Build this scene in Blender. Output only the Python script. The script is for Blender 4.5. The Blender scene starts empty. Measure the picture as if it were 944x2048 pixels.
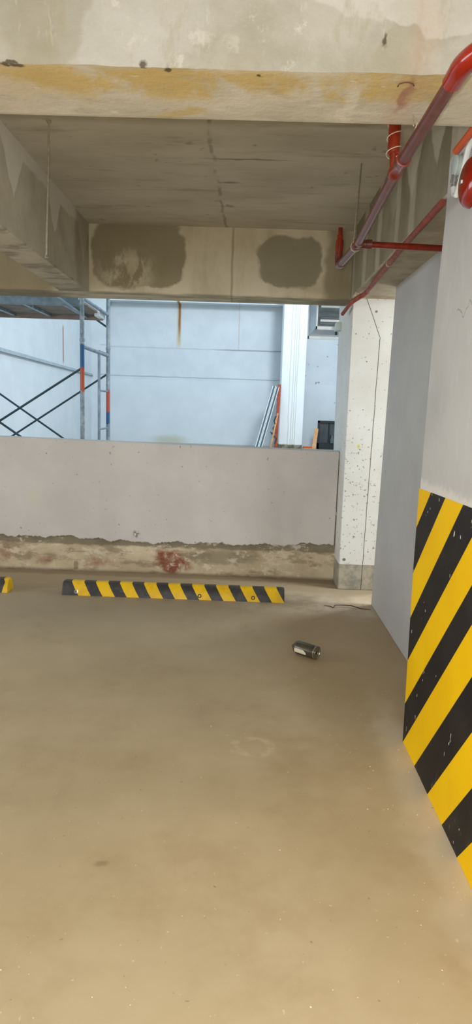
import bpy, bmesh, math, random
from mathutils import Vector, Matrix
random.seed(7)
sc = bpy.context.scene
COL = sc.collection

# ---------------------------------------------------------------- camera
F_PX, PITCH, YAW, ROLL = 1300.0, -.1582, -.0127, .0329
CAM = Vector((0, 0, 1.5))
_f = Vector((math.sin(YAW)*math.cos(PITCH), math.cos(YAW)*math.cos(PITCH), math.sin(PITCH)))
_r = Vector((math.cos(YAW), -math.sin(YAW), 0))
_u = _r.cross(_f)
RT = _r*math.cos(ROLL) + _u*math.sin(ROLL)
UP = -_r*math.sin(ROLL) + _u*math.cos(ROLL)
cd = bpy.data.cameras.new('camera')
cam = bpy.data.objects.new('camera', cd)
COL.objects.link(cam)
cd.sensor_fit = 'VERTICAL'
cd.sensor_height = 36
cd.lens = F_PX/2048*36
cd.clip_start = .02
m = Matrix.Identity(4)
for i in range(3):
    m[i][0], m[i][1], m[i][2], m[i][3] = RT[i], UP[i], -_f[i], CAM[i]
cam.matrix_world = m
sc.camera = cam


def on(ax, v, px, py):
    """where the sight line of a photo point meets the plane axis = v"""
    d = RT*((px-472)/F_PX) + UP*((1024-py)/F_PX) + _f
    return CAM + d*((v-CAM[ax])/d[ax])


# ---------------------------------------------------------------- materials
def lin(c):
    return tuple(((x/255)/12.92 if x/255 <= .04045 else ((x/255+.055)/1.055)**2.4) for x in c) + (1,)


class G:
    def __init__(s, name, rough=.8, metal=0, spec=.5):
        s.m = bpy.data.materials.new(name)
        s.m.use_nodes = True
        s.t = s.m.node_tree
        s.b = s.t.nodes['Principled BSDF']
        s.b.inputs['Roughness'].default_value = rough
        s.b.inputs['Metallic'].default_value = metal
        s.b.inputs['Specular IOR Level'].default_value = spec
        s._p = None

    def n(s, typ, **k):
        nd = s.t.nodes.new(typ)
        for a, v in k.items():
            setattr(nd, a, v)
        return nd

    def put(s, sock, v):
        if hasattr(v, 'is_linked') or isinstance(v, bpy.types.NodeSocket):
            s.t.links.new(v, sock)
        else:
            if isinstance(v, (int, float)) and sock.type in ('RGBA',):
                v = (v, v, v, 1)
            sock.default_value = v

    def pos(s):
        if s._p is None:
            s._p = s.n('ShaderNodeNewGeometry').outputs['Position']
        return s._p

    def obj(s):
        return s.n('ShaderNodeTexCoord').outputs['Object']

    def math(s, op, a, b=0, c=0, clamp=False):
        nd = s.n('ShaderNodeMath', operation=op, use_clamp=clamp)
        s.put(nd.inputs[0], a); s.put(nd.inputs[1], b); s.put(nd.inputs[2], c)
        return nd.outputs[0]

    def vmath(s, op, a, b=(0, 0, 0)):
        nd = s.n('ShaderNodeVectorMath', operation=op)
        s.put(nd.inputs[0], a); s.put(nd.inputs[1], b)
        return nd.outputs['Value'] if op in ('LENGTH', 'DOT_PRODUCT') else nd.outputs['Vector']

    def xyz(s, v=None):
        nd = s.n('ShaderNodeSeparateXYZ')
        s.put(nd.inputs[0], v or s.pos())
        return nd.outputs[0], nd.outputs[1], nd.outputs[2]

    def noise(s, scale, detail=4, rough=.55, vec=None, stretch=None, dist=0, off=0):
        v = vec or s.pos()
        if stretch:
            v = s.vmath('MULTIPLY', v, stretch)
        if off:
            v = s.vmath('ADD', v, (off, off*1.7, off*.6))
        nd = s.n('ShaderNodeTexNoise')
        s.put(nd.inputs['Vector'], v)
        nd.inputs['Scale'].default_value = scale
        nd.inputs['Detail'].default_value = detail
        nd.inputs['Roughness'].default_value = rough
        nd.inputs['Distortion'].default_value = dist
        return nd.outputs['Fac']

    def noisev(s, scale, detail=3, vec=None):
        nd = s.n('ShaderNodeTexNoise')
        s.put(nd.inputs['Vector'], vec or s.pos())
        nd.inputs['Scale'].default_value = scale
        nd.inputs['Detail'].default_value = detail
        return nd.outputs['Color']

    def step(s, v, lo, hi):
        nd = s.n('ShaderNodeMapRange', interpolation_type='SMOOTHSTEP')
        s.put(nd.inputs['Value'], v)
        nd.inputs['From Min'].default_value = lo
        nd.inputs['From Max'].default_value = hi
        return nd.outputs['Result']

    def mix(s, f, a, b):
        nd = s.n('ShaderNodeMix', data_type='RGBA')
        s.put(nd.inputs[0], f); s.put(nd.inputs[6], a); s.put(nd.inputs[7], b)
        return nd.outputs[2]

    def mul(s, *a):
        r = a[0]
        for b in a[1:]:
            r = s.math('MULTIPLY', r, b)
        return r

    def inv(s, a):
        return s.math('SUBTRACT', 1, a)

    def warp(s, amp, scale, vec=None):
        v = vec or s.pos()
        d = s.vmath('SUBTRACT', s.noisev(scale, 4), (.5, .5, .5))
        return s.vmath('ADD', v, s.vmath('MULTIPLY', d, (amp, amp, amp)))

    def blob(s, vec, c, r, soft=.12, power=2):
        """1 inside a (super)ellipse about c"""
        d = s.vmath('DIVIDE', s.vmath('SUBTRACT', vec, c), r)
        if power == 2:
            l = s.vmath('LENGTH', d)
        else:
            x, y, z = s.xyz(s.vmath('ABSOLUTE', d))
            l = s.math('POWER', s.math('ADD', s.math('ADD', s.math('POWER', x, power), s.math('POWER', y, power)), s.math('POWER', z, power)), 1/power)
        return s.inv(s.step(l, 1-soft, 1+soft))

    def band(s, c, v, hw, soft):
        return s.inv(s.step(s.math('ABSOLUTE', s.math('SUBTRACT', c, v)), hw, hw+soft))

    def mx(s, *a):
        r = a[0]
        for b in a[1:]:
            r = s.math('MAXIMUM', r, b)
        return r

    def bump(s, h, strength=.3, dist=.01):
        nd = s.n('ShaderNodeBump')
        nd.inputs['Strength'].default_value = strength
        nd.inputs['Distance'].default_value = dist
        s.put(nd.inputs['Height'], h)
        s.t.links.new(nd.outputs[0], s.b.inputs['Normal'])

    def done(s, c):
        s.put(s.b.inputs['Base Color'], c)
        return s.m


def plain(name, c, rough=.7, metal=0, var=.12, scale=14, spec=.5, bump=0):
    g = G(name, rough, metal, spec)
    L = lin(c)
    v = g.noise(scale, 4, .6, vec=g.obj())
    lo = tuple(x*(1-var) for x in L[:3]) + (1,)
    hi = tuple(min(1, x*(1+var)) for x in L[:3]) + (1,)
    if bump:
        g.bump(v, bump, .004)
    return g.done(g.mix(g.step(v, .3, .7), lo, hi))


BIG = 1e3
M = {}

# floor: dusty beige screed, brown patches, a light pool painted in near the back
g = G('floor_screed', .62, 0, .35)
x, y, z = g.xyz()
w = g.warp(.5, 1.3)
c = g.mix(g.step(g.noise(.9, 5, .6), .35, .68), lin((180, 162, 128)), lin((195, 177, 144)))
c = g.mix(g.mul(g.step(g.noise(2.3, 6, .65, off=4), .45, .75), .45), c, lin((160, 136, 100)))
c = g.mix(g.mul(g.step(y, 3.0, 5.0), .7), c, lin((158, 144, 122)))  # far floor darkened in its colour to carry the light's falloff
c = g.mix(g.mul(g.blob(w, (.75, 3.9, 0), (.55, 1.0, BIG), .5), .45), c, lin((146, 117, 76)))
c = g.mix(g.mul(g.blob(w, (.55, 3.2, 0), (.25, .5, BIG), .6), .35), c, lin((150, 130, 84)))
c = g.mix(g.mul(g.blob(w, (.55, 4.93, 0), (.55, .28, BIG), .6), g.step(g.noise(5, 5, .7), .3, .7), .6), c, lin((205, 196, 180)))  # pool of light from the gap beside the back pillar, painted pale
# pale dusty margin along the striped pillar
c = g.mix(g.mul(g.blob(g.warp(.22, 6), (.74, 2.3, 0), (.09, .75, BIG), .7), .55), c, lin((214, 200, 176)))
c = g.mix(g.mul(g.band(g.math('ADD', y, g.math('MULTIPLY', g.noise(6, 4), .12)), 5.70, .04, .07), .5), c, lin((116, 98, 72)))
ring = g.math('ABSOLUTE', g.math('SUBTRACT', g.vmath('LENGTH', g.vmath('DIVIDE', g.vmath('SUBTRACT', g.warp(.05, 14), (.075, 2.72, 0)), (.105, .085, BIG))), .8))
c = g.mix(g.mul(g.inv(g.step(ring, .1, .3)), g.step(g.noise(18, 4), .4, .6), .3), c, lin((226, 208, 176)))
c = g.mix(g.mul(g.blob(g.warp(.03, 30), (-.43, 1.93, 0), (.02, .014, BIG), .5), .5), c, lin((130, 108, 74)))
# scratches and specks
c = g.mix(g.mul(g.step(g.noise(60, 2, .5), .70, .76), .5), c, lin((226, 212, 184)))
c = g.mix(g.mul(g.step(g.noise(45, 2, .5, off=9), .73, .78), .5), c, lin((112, 94, 66)))
c = g.mix(g.mul(g.step(g.noise(3, 6, .7, stretch=(1, .25, 1), off=2), .58, .75), .25), c, lin((150, 128, 92)))
g.bump(g.noise(90, 4, .6), .08, .003)
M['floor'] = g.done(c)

# front beam: skim-coated concrete with an ochre stain on its soffit
g = G('front_beam_concrete', .85, 0, .3)
x, y, z = g.xyz()
w = g.warp(.25, 5)
c = g.mix(g.step(g.noise(3.2, 6, .65), .35, .65), lin((148, 143, 128)), lin((166, 162, 151)))
c = g.mix(g.mul(g.step(g.noise(2.2, 5, .6, off=5, dist=.6), .52, .58), .5), c, lin((146, 139, 117)))
c = g.mix(g.mul(g.blob(w, (.42, 1.9, 2.60), (.3, BIG, .085), .06, 4), .55), c, lin((186, 182, 174)))
c = g.mix(g.mul(g.blob(w, (-.35, 1.9, 2.50), (.25, BIG, .12), .2), .4), c, lin((178, 175, 170)))
c = g.mix(g.mul(g.blob(w, (-.60, 1.9, 2.58), (.13, BIG, .14), .12, 4), .5), c, lin((140, 135, 118)))
c = g.mix(g.mul(g.step(g.noise(22, 4, .7, stretch=(1, 1, .3)), .58, .72), g.step(z, 2.41, 2.46), .4), c, lin((190, 186, 173)))
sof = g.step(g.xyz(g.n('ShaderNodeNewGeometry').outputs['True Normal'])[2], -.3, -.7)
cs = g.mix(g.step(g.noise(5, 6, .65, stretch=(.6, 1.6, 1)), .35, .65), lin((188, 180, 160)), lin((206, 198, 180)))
och = g.mul(g.band(g.xyz(w)[1], 1.99, .05, .09), g.step(g.noise(3, 5, .65, stretch=(1, .6, 1), off=8), .42, .54), g.band(x, -.25, .7, .25))
cs = g.mix(g.mul(och, .8), cs, lin((194, 164, 88)))
cs = g.mix(g.mul(g.blob(w, (-.22, 2.17, 2.4), (.06, .03, BIG), .5), .6), cs, lin((194, 164, 88)))
cs = g.mix(g.mul(g.blob(g.warp(.12, 12), (.27, 2.12, 2.4), (.025, .14, BIG), .4), .6), cs, lin((216, 208, 190)))
cs = g.mix(g.mul(g.blob(g.warp(.2, 8), (-.73, 2.08, 2.4), (.13, .08, BIG), .3), .7), cs, lin((202, 190, 172)))
cs = g.mix(g.mul(g.step(g.noise(30, 3, .6, stretch=(.4, 1, 1), off=3), .66, .72), .6), cs, lin((222, 214, 196)))
c = g.mix(sof, c, cs)  # same concrete: face toned down, soffit lightened to even out the lighting
c = g.mix(g.mul(g.step(g.noise(13, 6, .75, off=14), .56, .64), g.step(g.noise(2, 3, off=3), .4, .6), g.inv(sof), .5), c, lin((196, 191, 180)))
c = g.mix(g.mul(g.step(g.noise(7, 6, .7, stretch=(1, 1, .35), off=21), .56, .66), g.inv(sof), .35), c, lin((142, 132, 104)))
c = g.mix(g.mul(g.step(g.noise(9, 6, .72, stretch=(.7, 1.6, 1), off=31), .52, .66), sof, .45), c, lin((166, 158, 140)))
wn = g.warp(.03, 40)
pits = g.mx(g.blob(wn, (-.67, 1.912, 2.398), (.03, .014, .006), .3), g.blob(wn, (-.31, 1.9, 2.402), (.012, .012, .010), .4),
            g.blob(wn, (.0, 1.93, 2.398), (.008, .007, .02), .4), g.blob(wn, (-.25, 1.92, 2.398), (.01, .012, .02), .4),
            g.blob(wn, (.33, 1.9, 2.475), (.008, .03, .014), .4))
c = g.mix(g.mul(pits, .85), c, lin((64, 54, 40)))
red = g.mul(g.blob(g.warp(.06, 22), (.42, 2.03, 2.4), (.014, .09, BIG), .6), .7)
c = g.mix(red, c, lin((130, 58, 40)))
c = g.mix(g.mul(g.blob(g.warp(.1, 8), (.43, 2.08, 2.4), (.05, .16, BIG), .7), .35), c, lin((196, 160, 138)))
g.bump(g.noise(24, 6, .65), .35, .012)
M['front_beam'] = g.done(c)

# ceiling slab: board-marked dark concrete
g = G('ceiling_concrete', .9, 0, .2)
x, y, z = g.xyz()
c = g.mix(g.step(g.noise(2.1, 6, .62, stretch=(.7, 1.4, 1)), .33, .68), lin((172, 164, 146)), lin((190, 182, 164)))
c = g.mix(g.mul(g.step(g.noise(4, 5, .7, stretch=(.35, 2.2, 1), off=6), .52, .7), .55), c, lin((146, 134, 112)))
xj = g.math('ADD', g.math('ADD', x, g.math('MULTIPLY', y, -.012)), g.math('MULTIPLY', g.noise(5, 3), .06))
c = g.mix(g.mul(g.mul(g.band(xj, -.29, .010, .03), g.step(g.noise(6, 3), .3, .6)), .45), c, lin((178, 170, 152)))
c = g.mix(g.mul(g.mul(g.band(xj, -.265, .004, .014), g.step(g.noise(5, 3, off=4), .4, .6)), .45), c, lin((92, 82, 66)))
c = g.mix(g.mul(g.blob(g.warp(.05, 9), (-.05, 4.03, 2.9), (.21, .010, BIG), .7), .7), c, lin((92, 76, 58)))
c = g.mix(g.mul(g.blob(g.warp(.05, 9), (-.165, 4.43, 2.9), (.06, .014, BIG), .7), .6), c, lin((92, 76, 58)))
c = g.mix(g.mul(g.step(g.noise(9, 3, .5, off=3), .68, .74), .4), c, lin((100, 86, 66)))
g.bump(g.noise(16, 6, .65, stretch=(.6, 1.3, 1)), .25, .008)
M['ceiling'] = g.done(c)


def beam_mat(name, lo, hi):
    g = G(name, .88, 0, .25)
    c = g.mix(g.step(g.noise(2.6, 6, .62), .34, .66), lin(lo), lin(hi))
    g.bump(g.noise(18, 6, .65), .25, .008)
    return g, c


# far beam: pale plaster with two big rubbed dark patches
g, c = beam_mat('far_beam_concrete', (182, 170, 142), (199, 188, 163))
x, y, z = g.xyz()
w = g.warp(.16, 6)
lower = g.step(z, 2.41, 2.40)
c = g.mix(g.mul(g.step(g.noise(6, 4, .6, stretch=(1, 1, .25)), .45, .7), .35), c, lin((150, 138, 108)))
p1 = g.blob(w, (-.92, 5.4, 2.70), (.37, BIG, .27), .05, 4)
p1h = g.mul(g.blob(w, (-1.02, 5.4, 2.56), (.2, BIG, .16), .5), g.step(g.noise(9, 5, .7, stretch=(1, 1, .5)), .42, .56))
p2 = g.blob(w, (.29, 5.4, 2.67), (.25, BIG, .2), .06, 3)
c = g.mix(g.mul(p1, g.inv(g.mul(p1h, .8)), .85), c, lin((128, 117, 88)))
c = g.mix(g.mul(p2, .85), c, lin((130, 122, 98)))
c = g.mix(g.mul(g.blob(w, (.7, 5.4, 2.6), (.13, BIG, .5), .3), .7), c, lin((122, 110, 80)))
c = g.mix(g.mul(g.blob(w, (-2.6, 5.4, 2.6), (1.1, BIG, .5), .1), .7), c, lin((112, 98, 70)))
c = g.mix(g.mul(g.band(g.math('ADD', x, g.math('MULTIPLY', g.noise(5, 3), .02)), -.155, .004, .01), .5), c, lin((120, 106, 80)))
c = g.mix(g.mul(lower, g.step(g.noise(4, 5, .6, stretch=(.5, 1.5, 1)), .4, .6), .6), c, lin((120, 108, 84)))
M['far_beam'] = g.done(c)

# left beam
g, c = beam_mat('left_beam_concrete', (164, 155, 134), (182, 173, 152))
x, y, z = g.xyz()
w = g.warp(.1, 5)
yy, zz = g.xyz(w)[1], g.xyz(w)[2]
saw = g.math('PINGPONG', g.math('ADD', yy, .03), .38)
tri = g.step(g.math('SUBTRACT', zz, g.math('MINIMUM', 2.84, g.math('ADD', 2.60, g.math('MULTIPLY', saw, 1.5)))), -.012, .015)
c = g.mix(g.mul(tri, .75), c, lin((206, 198, 182)))
c = g.mix(g.mul(g.blob(w, (0, 5.35, 2.7), (BIG, .3, .5), .15), .55), c, lin((130, 118, 98)))
sof = g.step(z, 2.412, 2.402)
c = g.mix(g.mul(sof, g.step(g.noise(4, 5, .65, stretch=(.8, 1.8, 1), off=3), .48, .6), .6), c, lin((176, 166, 150)))
c = g.mix(g.mul(sof, g.step(g.noise(3, 5, .65, stretch=(.8, 1.8, 1), off=7), .5, .62), .6), c, lin((112, 102, 88)))
M['left_beam'] = g.done(c)

# right beam: dark face with pale runs, paler soffit
g, c = beam_mat('right_beam_concrete', (122, 113, 92), (140, 131, 109))
x, y, z = g.xyz()
run = g.noise(3.2, 4, .6, stretch=(1, 1, .06), off=1)
ywr = g.math('ADD', y, g.math('MULTIPLY', g.math('SUBTRACT', g.noise(3, 3), .5), .09))
runs = g.mx(g.band(ywr, 3.84, .03, .05), g.band(ywr, 3.50, .035, .05), g.band(ywr, 4.36, .03, .07), g.band(ywr, 4.86, .04, .07), g.mul(g.band(ywr, 5.35, .02, .05), .7))
c = g.mix(g.mul(runs, .55), c, lin((186, 177, 156)))
tri = g.step(g.math('SUBTRACT', z, g.math('ADD', 2.58, g.math('MULTIPLY', g.math('PINGPONG', g.xyz(g.warp(.12, 5))[1], .22), 1.3))), -.02, .03)
c = g.mix(g.mul(tri, g.step(y, 4.3, 3.5), .75), c, lin((182, 174, 156)))
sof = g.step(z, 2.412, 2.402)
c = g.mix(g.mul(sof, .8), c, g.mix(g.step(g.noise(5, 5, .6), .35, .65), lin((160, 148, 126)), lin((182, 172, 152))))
M['right_beam'] = g.done(c)


def paint(name, lo, hi, chips=0, rough=.6):
    g = G(name, rough, 0, .35)
    c = g.mix(g.step(g.noise(1.8, 5, .6), .3, .7), lin(lo), lin(hi))
    if chips:
        c = g.mix(g.mul(g.step(g.noise(26, 3, .55, off=2), .70, .712), chips), c, lin((70, 68, 62)))
        c = g.mix(g.mul(g.step(g.noise(60, 2, .5, off=5), .72, .74), chips), c, lin((84, 82, 74)))
    g.bump(g.noise(40, 4, .6), .06, .003)
    return g, c


# low wall render
g, c = paint('low_wall_paint', (190, 186, 181), (201, 197, 192), 0)
x, y, z = g.xyz()
c = g.mix(g.mul(g.step(g.noise(3, 4, .6, stretch=(1, 1, .4), off=3), .5, .7), .3), c, lin((180, 176, 174)))
wn = g.warp(.02, 45)
c = g.mix(g.mul(g.blob(wn, (-.955, 5.67, .365), (.03, BIG, .03), .5), g.step(g.noise(50, 3), .45, .55), .8), c, lin((92, 84, 60)))
c = g.mix(g.mul(g.blob(g.warp(.05, 14), (-1.87, 5.67, .67), (.05, BIG, .05), .8), .25), c, lin((204, 198, 150)))
c = g.mix(g.mul(g.step(g.noise(34, 2, .5, off=3), .735, .75), .7), c, lin((120, 112, 100)))
M['low_wall'] = g.done(c)

# low wall base: stained bare concrete
g, c = beam_mat('low_wall_base_concrete', (178, 162, 134), (204, 189, 162))
x, y, z = g.xyz()
w = g.warp(.12, 9)
c = g.mix(g.mul(g.step(g.noise(4, 6, .7, stretch=(1, 1, 2.6), off=2), .48, .6), .6), c, lin((122, 108, 82)))
c = g.mix(g.mul(g.step(g.math('ADD', z, g.math('MULTIPLY', g.noise(9, 4), .05)), .265, .285), .8), c, lin((112, 104, 86)))
red = g.mx(g.blob(w, (-.63, 5.6, .085), (.16, BIG, .055), .35), g.blob(w, (-.68, 5.6, .17), (.12, BIG, .05), .45),
           g.mul(g.blob(w, (-1.3, 5.6, .1), (.12, BIG, .04), .7), .6), g.mul(g.blob(w, (-2.15, 5.6, .17), (.08, BIG, .06), .7), .6),
           g.mul(g.blob(w, (-1.8, 5.6, .1), (.1, BIG, .03), .7), .5))
c = g.mix(g.mul(red, g.step(g.noise(14, 5, .7), .3, .55), .9), c, lin((126, 58, 42)))
c = g.mix(g.mul(g.blob(w, (-.2, 5.6, .18), (.32, BIG, .06), .3), .6), c, lin((124, 116, 96)))
c = g.mix(g.mul(g.step(g.noise(7, 6, .75, stretch=(1, 1, 1.8), off=12), .54, .62), .65), c, lin((214, 203, 182)))
nt = g.warp(.012, 20)
c = g.mix(g.mul(g.blob(nt, (-1.60, 5.69, .058), (.085, BIG, .04), .06, 6), .6), c, lin((186, 172, 138)))
c = g.mix(g.mul(g.blob(nt, (-1.50, 5.69, .058), (.02, BIG, .04), .3, 4), .6), c, lin((110, 96, 70)))
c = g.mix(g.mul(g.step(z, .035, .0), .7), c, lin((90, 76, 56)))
M['low_base'] = g.done(c)

# white back pillar, chipped, bare at its foot
g, c = paint('back_pillar_paint', (212, 212, 206), (224, 226, 222), .8)
x, y, z = g.xyz()
foot = g.step(g.math('ADD', z, g.math('MULTIPLY', g.noise(12, 3), .012)), .229, .226)
wn = g.warp(.01, 40)
c = g.mix(g.blob(wn, (.862, 5.4, .262), (.014, BIG, .012), .3), c, lin((110, 106, 96)))
c = g.mix(g.blob(wn, (1.0, 5.4, 2.30), (.010, BIG, .010), .3), c, lin((120, 116, 108)))
c = g.mix(g.blob(wn, (.925, 5.4, 1.22), (.012, BIG, .016), .5), c, lin((205, 200, 110)))
c = g.mix(g.mul(g.step(g.noise(38, 3, .6, off=7), .64, .66), g.band(z, .8, .5, .2), .7), c, lin((84, 86, 80)))
fc = g.mix(g.step(g.noise(10, 5, .7), .35, .65), lin((132, 132, 120)), lin((172, 164, 146)))
c = g.mix(foot, c, fc)
# hairline crack
xo = g.math('ADD', x, g.math('MULTIPLY', g.math('SUBTRACT', g.noise(5, 4, stretch=(0, 0, 1)), .5), .015))
zz = g.math('SUBTRACT', 2.14, z)
low = g.mul(g.band(g.math('ADD', xo, g.math('MULTIPLY', g.math('SUBTRACT', z, 1.0), -.012)), 1.03, .0022, .0014), g.step(z, 2.10, 2.09))
hi_ = g.mul(g.band(g.math('ADD', xo, g.math('MULTIPLY', g.math('SUBTRACT', z, 2.1), .42)), 1.043, .0022, .0014), g.step(z, 2.09, 2.10))
c = g.mix(g.mul(g.mx(low, hi_), .9), c, lin((60, 58, 52)))
M['back_pillar'] = g.done(c)

# grey partition
g, c = paint('grey_partition_paint', (174, 174, 173), (186, 185, 183))
x, y, z = g.xyz()
c = g.mix(g.mul(g.step(g.math('ADD', z, g.math('MULTIPLY', g.noise(4, 4, stretch=(1, 1, .4)), .5)), .75, .1), .4), c, lin((170, 166, 158)))
c = g.mix(g.mul(g.step(g.noise(9, 4, .65, stretch=(1, 1, .2), off=4), .6, .72), g.step(z, .6, .1), .5), c, lin((205, 204, 200)))
M['partition'] = g.done(c)

# striped pillar upper paint
g, c = paint('striped_pillar_paint', (186, 184, 181), (200, 198, 194), 0)
x, y, z = g.xyz()
c = g.mix(g.mul(g.step(g.noise(14, 4, .6, stretch=(1, 1, .3), off=4), .55, .7), .25), c, lin((214, 211, 205)))
wob = g.math('MULTIPLY', g.noise(26, 4, .65), .075)
c = g.mix(g.mul(g.step(g.math('ADD', z, wob), 1.275, 1.235), g.step(z, 1.17, 1.18), .8), c, lin((226, 221, 212)))
c = g.mix(g.mul(g.step(z, 2.49, 2.52), .9), c, g.mix(g.step(g.noise(8, 5, .6), .35, .65), lin((150, 140, 116)), lin((172, 162, 138))))
yz = g.math('SUBTRACT', z, g.math('ADD', 1.80, g.math('MULTIPLY', g.noise(16, 2, .4, stretch=(0, 1, 0)), .16)))
c = g.mix(g.mul(g.band(yz, 0.0, .0016, .001), g.band(y, 2.32, .22, .02), .75), c, lin((112, 108, 104)))
M['pillar'] = g.done(c)

g = G('yellow_hazard_paint', .6, 0, .12)
g.bump(g.noise(50, 4), .08, .003)
c = g.mix(g.step(g.noise(3, 4, .6), .3, .7), lin((242, 190, 1)), lin((248, 200, 3)))
M['yellow'] = g.done(c)
g = G('black_hazard_paint', .6, 0, .2)
g.bump(g.noise(50, 4), .08, .003)
c = g.mix(g.step(g.noise(5, 5, .6), .35, .7), lin((30, 27, 26)), lin((42, 38, 35)))
xx, yy, zz = g.xyz()
c = g.mix(g.mul(g.step(g.noise(30, 5, .7, stretch=(1, 1, .3)), .56, .66), g.step(zz, .22, .03), .5), c, lin((120, 112, 96)))
c = g.mix(g.step(g.noise(46, 1, .4, stretch=(1, 1, .45), off=6), .765, .775), c, lin((214, 210, 200)))
M['black'] = g.done(c)

# outer court: pale walls
g, c = paint('court_wall_paint', (196, 202, 206), (205, 211, 214))
x, y, z = g.xyz()
c = g.mix(g.mul(g.step(z, 2.16, 2.15), .15), c, lin((220, 228, 232)))
nz = g.math('MULTIPLY', g.math('SUBTRACT', g.noise(3, 4, stretch=(1, 1, 0)), .5), .03)
zj = g.math('ADD', z, nz)
FX = g.step(x, -3.75, -3.7)
c = g.mix(g.mul(g.band(zj, 2.235, .007, .012), FX, g.step(x, .82, .8), .6), c, lin((128, 140, 148)))
c = g.mix(g.mul(g.band(zj, 2.955, .010, .012), FX, g.mx(.35, g.step(x, -1.5, -.3)), g.step(x, .82, .8), .7), c, lin((118, 118, 116)))
wr = g.warp(.06, 6)
xr = g.math('ADD', x, g.math('MULTIPLY', g.noise(3, 3, stretch=(0, 0, 1)), .03))
c = g.mix(g.mul(g.band(xr, -1.80, .03, .05), g.step(z, 2.9, 3.1), .55), c, lin((204, 172, 116)))
c = g.mix(g.mul(g.band(xr, -1.79, .014, .03), g.step(z, 2.95, 3.6), .9), c, lin((128, 78, 30)))
c = g.mix(g.mul(g.band(xr, -.275, .006, .012), g.step(z, 2.93, 2.97), .4), c, lin((168, 140, 128)))
c = g.mix(g.mul(g.blob(wr, (-2.0, 17, .62), (.42, BIG, .12), .7), .6), c, lin((176, 170, 136)))
# rust tear on the side wall
yr = g.math('ADD', y, g.math('MULTIPLY', z, .0))
c = g.mix(g.mul(g.band(yr, 14.1, .03, .04), g.band(z, 2.72, .33, .1), g.step(x, -3.7, -3.75), .8), c, lin((170, 110, 92)))
c = g.mix(g.mul(g.step(g.noise(8, 2, .5, off=11), .72, .73), g.step(x, 1.3, 1.35), .7), c, lin((100, 108, 116)))
M['court'] = g.done(c)

g, c = paint('court_column_paint', (238, 241, 242), (244, 246, 247), 0)
x, y, z = g.xyz()
for q in (.985, 1.06, 1.11, 1.16):
    xo = g.math('ADD', x, g.math('MULTIPLY', g.noise(1.2, 3, stretch=(0, 0, 1), off=q*9), .05))
    c = g.mix(g.mul(g.band(xo, q+.03, .005, .006), .55), c, lin((166, 160, 140)))
c = g.mix(g.step(g.math('ADD', z, g.math('MULTIPLY', g.noise(6, 4), .06)), .71, .68), c, g.mix(g.step(g.noise(9, 5, .7), .4, .6), lin((150, 146, 130)), lin((96, 90, 70))))
M['court_column'] = g.done(c)
M['court_floor'] = plain('court_floor_concrete', (170, 168, 160), .9, scale=3)
M['ledge'] = plain('court_ledge_grey', (150, 160, 166), .8, scale=5)

M['inner'] = plain('garage_wall_paint', (186, 182, 174), .8, scale=2)

# metals and paints of the small things
g = G('red_pipe_paint', .34, 0, .5)
v = g.noise(30, 5, .65)
c = g.mix(g.step(v, .3, .7), lin((82, 32, 20)), lin((98, 44, 30)))
nrm = g.n('ShaderNodeNewGeometry').outputs['Normal']
c = g.mix(g.mul(g.step(g.noise(9, 6, .7, off=3), .5, .72), .4), c, lin((112, 80, 66)))
M['pipe'] = g.done(c)
g = G('red_fitting_paint', .25, 0, .5)
c = g.mix(g.step(g.noise(24, 4, .6), .35, .7), lin((106, 28, 10)), lin((126, 40, 16)))
M['fitting'] = g.done(c)
M['soffit_pipe'] = plain('dusty_red_pipe_paint', (134, 62, 44), .6, var=.25, scale=20)
M['orange'] = plain('orange_conduit_paint', (206, 82, 14), .4, var=.1, scale=10)
M['bell'] = plain('glossy_red_enamel', (138, 28, 8), .16, var=.12, scale=12)
M['white_plastic'] = plain('white_plastic', (222, 226, 222), .35, var=.04)
M['grey_plastic'] = plain('grey_green_box', (186, 198, 192), .45, var=.06)
M['steel'] = plain('bright_steel', (196, 196, 192), .3, .9, var=.1)
M['rod'] = plain('dull_zinc_rod', (158, 146, 124), .6, .0, var=.15, scale=40)
M['wire'] = plain('pale_wire', (184, 166, 140), .5, var=.1)
M['rubber'] = plain('rubber_black', (58, 58, 60), .6, var=.15, scale=20)
M['galv'] = plain('galvanised_tube', (128, 144, 156), .42, .55, var=.2, scale=9)
M['dark_tube'] = plain('dark_brace_tube', (52, 74, 84), .5, .4, var=.2, scale=9)
M['duct'] = plain('galvanised_duct', (132, 152, 162), .25, .6, var=.12, scale=6)
M['rib_dark'] = plain('duct_rib_shaded_steel', (120, 122, 134), .4, .3, var=.15)  # shaded tone of the flange steel, shade put into the colour
M['flange'] = plain('duct_flange_steel', (232, 238, 240), .35, .2, var=.06)
M['wood'] = plain('raw_timber', (196, 146, 100), .8, var=.15, scale=12)
M['plank'] = plain('platform_underside', (128, 118, 110), .85, var=.2, scale=5)
M['crate'] = plain('black_steel_frame', (28, 34, 38), .4, .2, var=.2)
M['crate_pane'] = plain('dark_panel', (52, 60, 66), .25, .0, var=.3, scale=4)
M['rust'] = plain('rust_red_steel', (160, 70, 44), .75, var=.2)
M['channel'] = plain('zinc_channel_shaded', (84, 96, 100), .6, .1, var=.1)  # zinc darkened so the channel's inner shade sits in the colour
M['channel_edge'] = plain('lit_channel_edge', (214, 222, 224), .5, .1, var=.06, scale=2)  # lit tone of the same channel steel, put into the colour
M['flake'] = plain('pale_flake', (214, 200, 172), .9, var=.2)
M['twig'] = plain('dry_brown_twig', (74, 44, 28), .9, var=.2)
M['paper'] = plain('worn_cream_label', (204, 196, 172), .8, var=.12, scale=60)
M['tin'] = plain('dark_tinted_metal', (74, 66, 52), .3, .25, var=.2, scale=20)
M['tin_end'] = plain('scuffed_tin_end', (128, 118, 98), .3, .5, var=.15, scale=30)
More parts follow.
